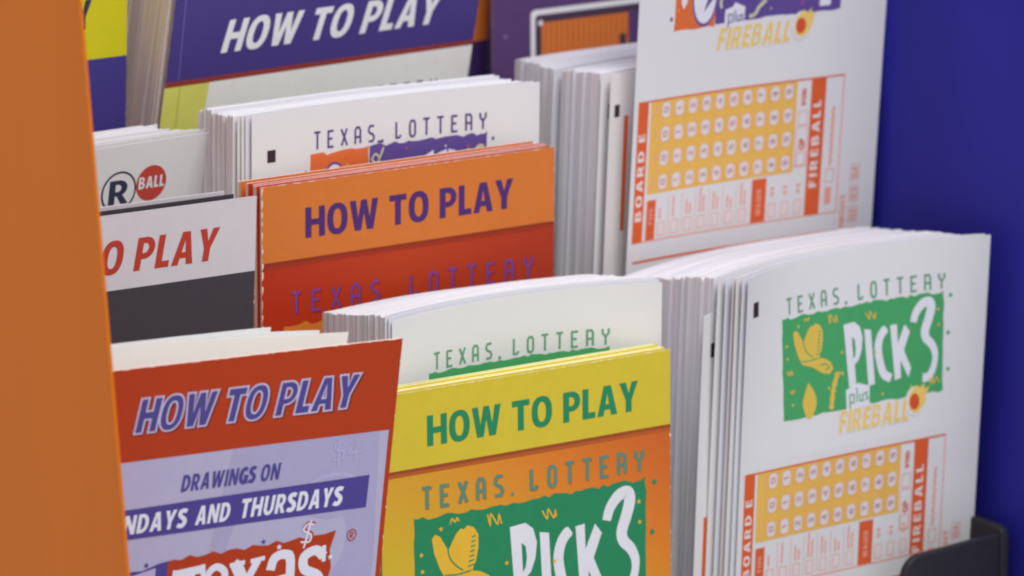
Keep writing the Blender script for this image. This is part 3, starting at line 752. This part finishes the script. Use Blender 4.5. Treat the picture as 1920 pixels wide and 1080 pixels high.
# --- purple-lettered slips (middle, behind orange brochures)
MS = Surf(-39.15, 65, 39.858, .011, 0, -.012, 94.6, 2.9, 0, .22)
def draw_daily_top(pg):
    pg.rect(BLACKMARK, 5.4, 10.1, 8.3, 13.5, 1)
    logotype(pg, PURT, 21.4, 77.8, 7.1, 11.7, .62, 2)
    purple_logo(pg, 20.2, 13.2, 19.6, 38.4, 22, True, 1)
    pg.rect(PURT, 42.6, 11.6, 44.6, 12.3, 2)
    pg.dot(PURL, 28.2, 20.4, 3.5, 4.6, 2); pg.dot(WHITE, 28.2, 20.6, 3.0, 4.1, 3); pg.dot(PURT, 28.4, 18.8, .4, .5, 4, 8)
    pg.poly(WHITE, [(58.2, 17.4), (61.0, 16), (61.3, 22), (57.6, 22)], layer=2); pg.poly(WHITE, [(62.6, 17), (65.3, 16.2), (65.3, 22), (62.6, 22)], layer=2); pg.poly(WHITE, [(65.8, 16.2), (68, 16.8), (68, 22), (65.8, 22)], layer=2)
    pg.strip(M('olive_scribble_ink', (170, 166, 140), .5), catmull([(42, 19.4), (43.2, 16.8), (42, 15.2), (40.8, 16.6), (42.6, 17.6), (44.6, 13.6)], 4), .6, 3)
    pg.strip(MATS['olive_scribble_ink'], catmull([(70, 18.6), (72, 17.2), (74, 17.6), (75.6, 16.2), (77, 16.6)], 4), .9, 3)
    pg.dot(PURL, 80, 14.6, .5, .6, 1, 8); pg.dot(PURL, 79.2, 17.6, .9, .5, 1, 8); pg.dot(PURT, 18.6, 17.6, .4, .5, 1, 8)
slip('front white slip with purple lettering above a torn orange and purple logo', MS, 0, 152, draw_daily_top)
for i in range(3):
    slip('%s white slip close behind the purple-lettered slip' % ['second', 'third', 'fourth'][i], MS.moved(-1.3-i*.9, 1.0+i*.7, .2-i*.1, b=2.8, ph=i), 0, 152, None, [PAPER_B, PAPER, PAPER_W][i])
block('slip_stack', 'stack of white slips behind the purple-lettered slip, above the orange brochures', MS.moved(-3.6, 3.6, -.3), (1.0, 0, -1.0), 19, 0, 151.5, 40, EDGE, b1=1.6, seed=21, jit=.2, topj=.35, fan=.3)

# --- ball logo slips at the left
LS = Surf(-129.691, 75, 33.071, .083, .2, 0, 90, 0, 0, .15)
NAVYB = M('ball_navy_ink', (44, 46, 66), .5); BALLR = M('ball_red_ink', (160, 58, 48), .5)
def draw_ball(pg):
    pg.dot(NAVYB, 59.9, 13.4, 5.7, 5.9, 1, 32); pg.dot(PAPER, 59.9, 13.4, 5.1, 5.3, 2, 32)
    text(pg, NAVYB, 'R', 56.7, 63.1, 17.0, 7.0, 0, 3)
    pg.dot(BALLR, 70.4, 12.2, 4.9, 5.1, 1, 32)
    text(pg, WHITE, 'BALL', 66.3, 74.6, 13.6, 3.4, 0, 3, gap=.16)
slip('white slip with black circled R and red BALL disc, behind the white and black brochure', LS, 0, 147, draw_ball)
for i in range(3):
    slip('%s white slip close behind the red BALL slip' % ['second', 'third', 'fourth'][i], LS.moved(-1.6-i*1.2, 1.6+i*1.6, .6-.2*i, ph=i), 0, 147, None, [PAPER, PAPER_W, PAPER_B][i])
block('slip_stack', 'stack of pinkish white slips behind the red BALL slip at the left', LS.moved(-5.4, 7.0, -.5), (-4, 0, -1.5), 18, 0, 146.5, 30, [EDGE[0], EDGE[2], EDGE[1], EDGE[3]], seed=31, jit=.5, topj=.6)

# --- daily slip, upper right
DS = Surf(81.993, 52, 103.46, -.003, .08, .002, 88, 1.8, .2, .22)
def draw_daily(pg):
    purple_logo(pg, 13.2, 22, 14.6, 44.2, 31.8, True, 1)
    pg.dot(PURL, 23.8, 45.4, 4.5, 8.2, 2, 28); pg.dot(WHITE, 23.8, 45.0, 4.0, 7.7, 3, 28)
    pg.poly(PURL, [(23.6, 49.4), (25.2, 44.6), (24.2, 44.4), (26.6, 41.4), (28.0, 43.4), (26.8, 45.8)], layer=4)
    pg.poly(WHITE, [(15.4, 40), (17.2, 40), (17.4, 46), (16.2, 47.8), (15.4, 46)], layer=3)
    pg.poly(WHITE, [(31.4, 49.6), (34, 49), (34.8, 47.8), (38.4, 49.4), (38.4, 55.2), (31.2, 55.4)], layer=3)
    for st in ([(32.6, 55), (32.6, 51.2), (34, 51.2), (34, 53.4), (32.6, 53.4)], [(34.9, 50), (34.9, 53.4)], [(35.7, 51.4), (35.7, 53.3), (36.7, 53.3), (36.7, 51.4)], [(38, 51.4), (37.2, 51.8), (38, 53), (37.2, 53.4)]): pg.strip(PURL, st, .4, 4)
    text(pg, YEL, 'FIREBALL', 28.9, 54.6, 61.2, 6.4, .18, 3, gap=.16, outline=WHITE, ow=.5)
    pg.strip(MATS['olive_scribble_ink'], catmull([(40, 52.4), (42, 52.0), (43.4, 50.0), (45.8, 48.2)], 4), 1.1, 3)
    pg.strip(MATS['olive_scribble_ink'], catmull([(30, 49), (29.6, 47), (30.6, 45.2)], 4), .9, 3)
    pg.rect(WHITE, 64.6, 42, 68.4, 51.8, 2)
    pg.dot(PURT, 12, 50.2, .5, .7, 1, 8)
    fireball(pg, 9.4, 26.6, 1.0, 2)
    form(pg, 1.6, 73.2, 4)
slip('tall raised slip with gold number board, standing behind the stack of PICK 3 slips', DS, 0, 215, draw_daily)
TS = Surf(80.06, 62.5, 39.1, .0, .06, 0, 88, 3.2, .2, .08)
def mark_only(pg): pg.rect(BLACKMARK, 3.2, 9.2, 6.2, 13.4, 1)
def mark_red(pg):
    pg.rect(BLACKMARK, 1.9, 9.0, 3.9, 12.6, 1); pg.rect(FORM, 5.8, 12.6, 7.4, 46, 1)
slip('low white slip just behind the raised slip, red bar near its edge', TS.moved(-2.6, 0, -.3), 0, 151, mark_red, PAPER_W)
slip('bright white slip second behind the raised slip', TS.moved(-4.4, 2.2, -.2), 0, 151, mark_only, PAPER)
block('slip_stack', 'front half of the white slip stack under the striped poster brochure', TS.moved(-3.4, 4.0, -.3), (-.6, 0, -2.0), 18, 0, 150.5, 26, EDGE, b1=2.6, seed=41, jit=.28, topj=.25, fan=.5)
slip('marked white slip sticking out halfway along the upper stack', TS.moved(-5.4, 23.6, -2.2, b=2.4), 0, 149, mark_only, PAPER_B)
block('slip_stack', 'rear half of the white slip stack, lower than the striped brochure', TS.moved(-3.6, 25.5, -2.6), (.8, 0, -.6), 21, 0, 149, 30, EDGE, b1=1.0, seed=43, jit=.28, topj=.25, fan=.4)

# ================================================================== back row
PB = M('purple_cover_ink', (62, 50, 112), .36, .45); PW = M('purple_cover_white_letter', (202, 200, 210), .4)
RULE = M('rust_rule_ink', (126, 50, 44), .4); LIME = M('lime_cover_ink', (188, 186, 92), .45); CREAM = M('cream_panel_ink', (204, 203, 200), .45)
CREASE = M('crease_worn_ink', (104, 92, 150), .4); PE = M('purple_brochure_edge', (150, 136, 140), .7)
PU = Surf(-36.522, 108, 62.869, .07, .225, -.002, 107.93, warp=.1, ph=1)
def draw_purple(pg):
    pg.rect(PB, 0, -12, 108, 22.3, 1)
    pg.rect(RULE, 0, 22.3, 108, 23.9, 1)
    pg.poly(CREAM, [(15.2, 23.9), (108, 23.9), (108, 60), (12.6, 60)], layer=1)
    pg.strip(CREASE, [(3.2, -12), (4.4, 22)], .25, 2)
    pg.strip(M('lime_crease_ink', (150, 148, 70), .5), [(5.2, 24), (5.8, 60)], .2, 2)
    text(pg, PW, 'HOW TO PLAY', 17.6, 92.8, 15.6, 9.6, .2, 3, gap=.12)
    logotype(pg, PURT, 36, 96.6, 33.0, 38.2, .7, 3)
brochure('purple brochure with white italic HOW TO PLAY above a pale panel', PU, -12, 178, LIME, PE, draw_purple)
BR = [M('brown_grey_paper_edge', (186, 176, 172), .8, .1, .1, 900), M('tan_paper_edge', (190, 181, 175), .8, .1, .1, 900), M('taupe_paper_edge', (176, 168, 168), .8, .1, .1, 900)]
block('brochure_stack', 'tall stack of grey-brown paper edges left of and behind the purple brochure', PU.moved(-.6, 1.8, 0), (-3, 0, 0), 26, -12, 178, 24, BR, seed=51, jit=.22, topj=.4, wts=(3, 2, 2), fan=.6)
# orange strip brochure
SS = Surf(5, 152, 66, 0, .1, .0, 95, warp=.1)
OB2 = M('back_orange_band_ink', (200, 114, 46), .4); PB2 = M('back_purple_ink', (64, 46, 96), .4)
def draw_strip(pg):
    pg.rect(OB2, 0, -12, 96, 33.6, 1)
brochure('narrow strip of an orange-topped purple brochure right of the purple one', SS, -12, 178, PB2, PE, draw_strip)
# striped brochure at the right
SP = Surf(94.2, 145, 95.6, 0, -.01, 0, 76, warp=.1)
PB3 = M('plum_cover_ink', (80, 58, 100), .4); STRA = M('stripe_orange_ink', (190, 108, 50), .4); STRB = M('stripe_rust_ink', (172, 92, 48), .4); FRM = M('frame_pale_ink', (215, 210, 210), .4); FRB = M('frame_black_ink', (66, 52, 66), .4)
LILD = M('lilac_dot_ink', (108, 90, 130), .4)  # ink of a small paler lilac dot on the plum cover
def draw_poster(pg):
    o = 0
    pg.poly(FRM, rrect(13.6, 53.6, 90, 130, 1.6), layer=1)
    pg.poly(PB3, rrect(15.2, 55.2, 88.6, 128, 1.2), layer=2)
    pg.rect(FRB, 15.6, 55.6, 60, 128, 3)
    pg.rect(STRA, 17.4, 57.6, 49.2, 128, 4)
    for i in range(16): pg.rect(STRB, 18.4+i*2.0, 57.8, 19.2+i*2.0, 128, 5)
    pg.rect(FRB, 45.8, 63.8, 48.2, 72, 6)
    pg.rect(PB3, 49.4, 57.2, 60, 128, 5)
    for a, w in ((22.5, 5), (30.8, 3.8), (38.4, 3.6)): pg.poly(PB2, rrect(a, 68.0, a+w, 78, 1), layer=6)
    pg.dot(WHITE, 17.0, 57.6, 1.0, .9, 7, 10); pg.dot(LILD, 4.5, 60.4, .8, .8, 1, 8)
brochure('plum brochure with a pale-framed orange striped picture, upper right behind the stack', SP, 0, 212, PB3, PE, draw_poster)
# yellow and navy brochure, upper left
NS = Surf(-134.9, 120, 69.3, .022, .053, 0, 92, warp=.1)
YL = M('lemon_band_ink', (172, 166, 26), .4); NV = M('navy_cover_ink', (56, 48, 112), .4)
def draw_navy(pg):
    pg.rect(YL, 0, -12, 92.2, 21.3, 1)
    text(pg, NAVYB, 'HOW TO PLAY', 14, 80.6, 12.6, 8.2, 0, 3)
brochure('lemon yellow and navy brochure, upper left beside the orange panel', NS, -12, 184, NV, PE, draw_navy)
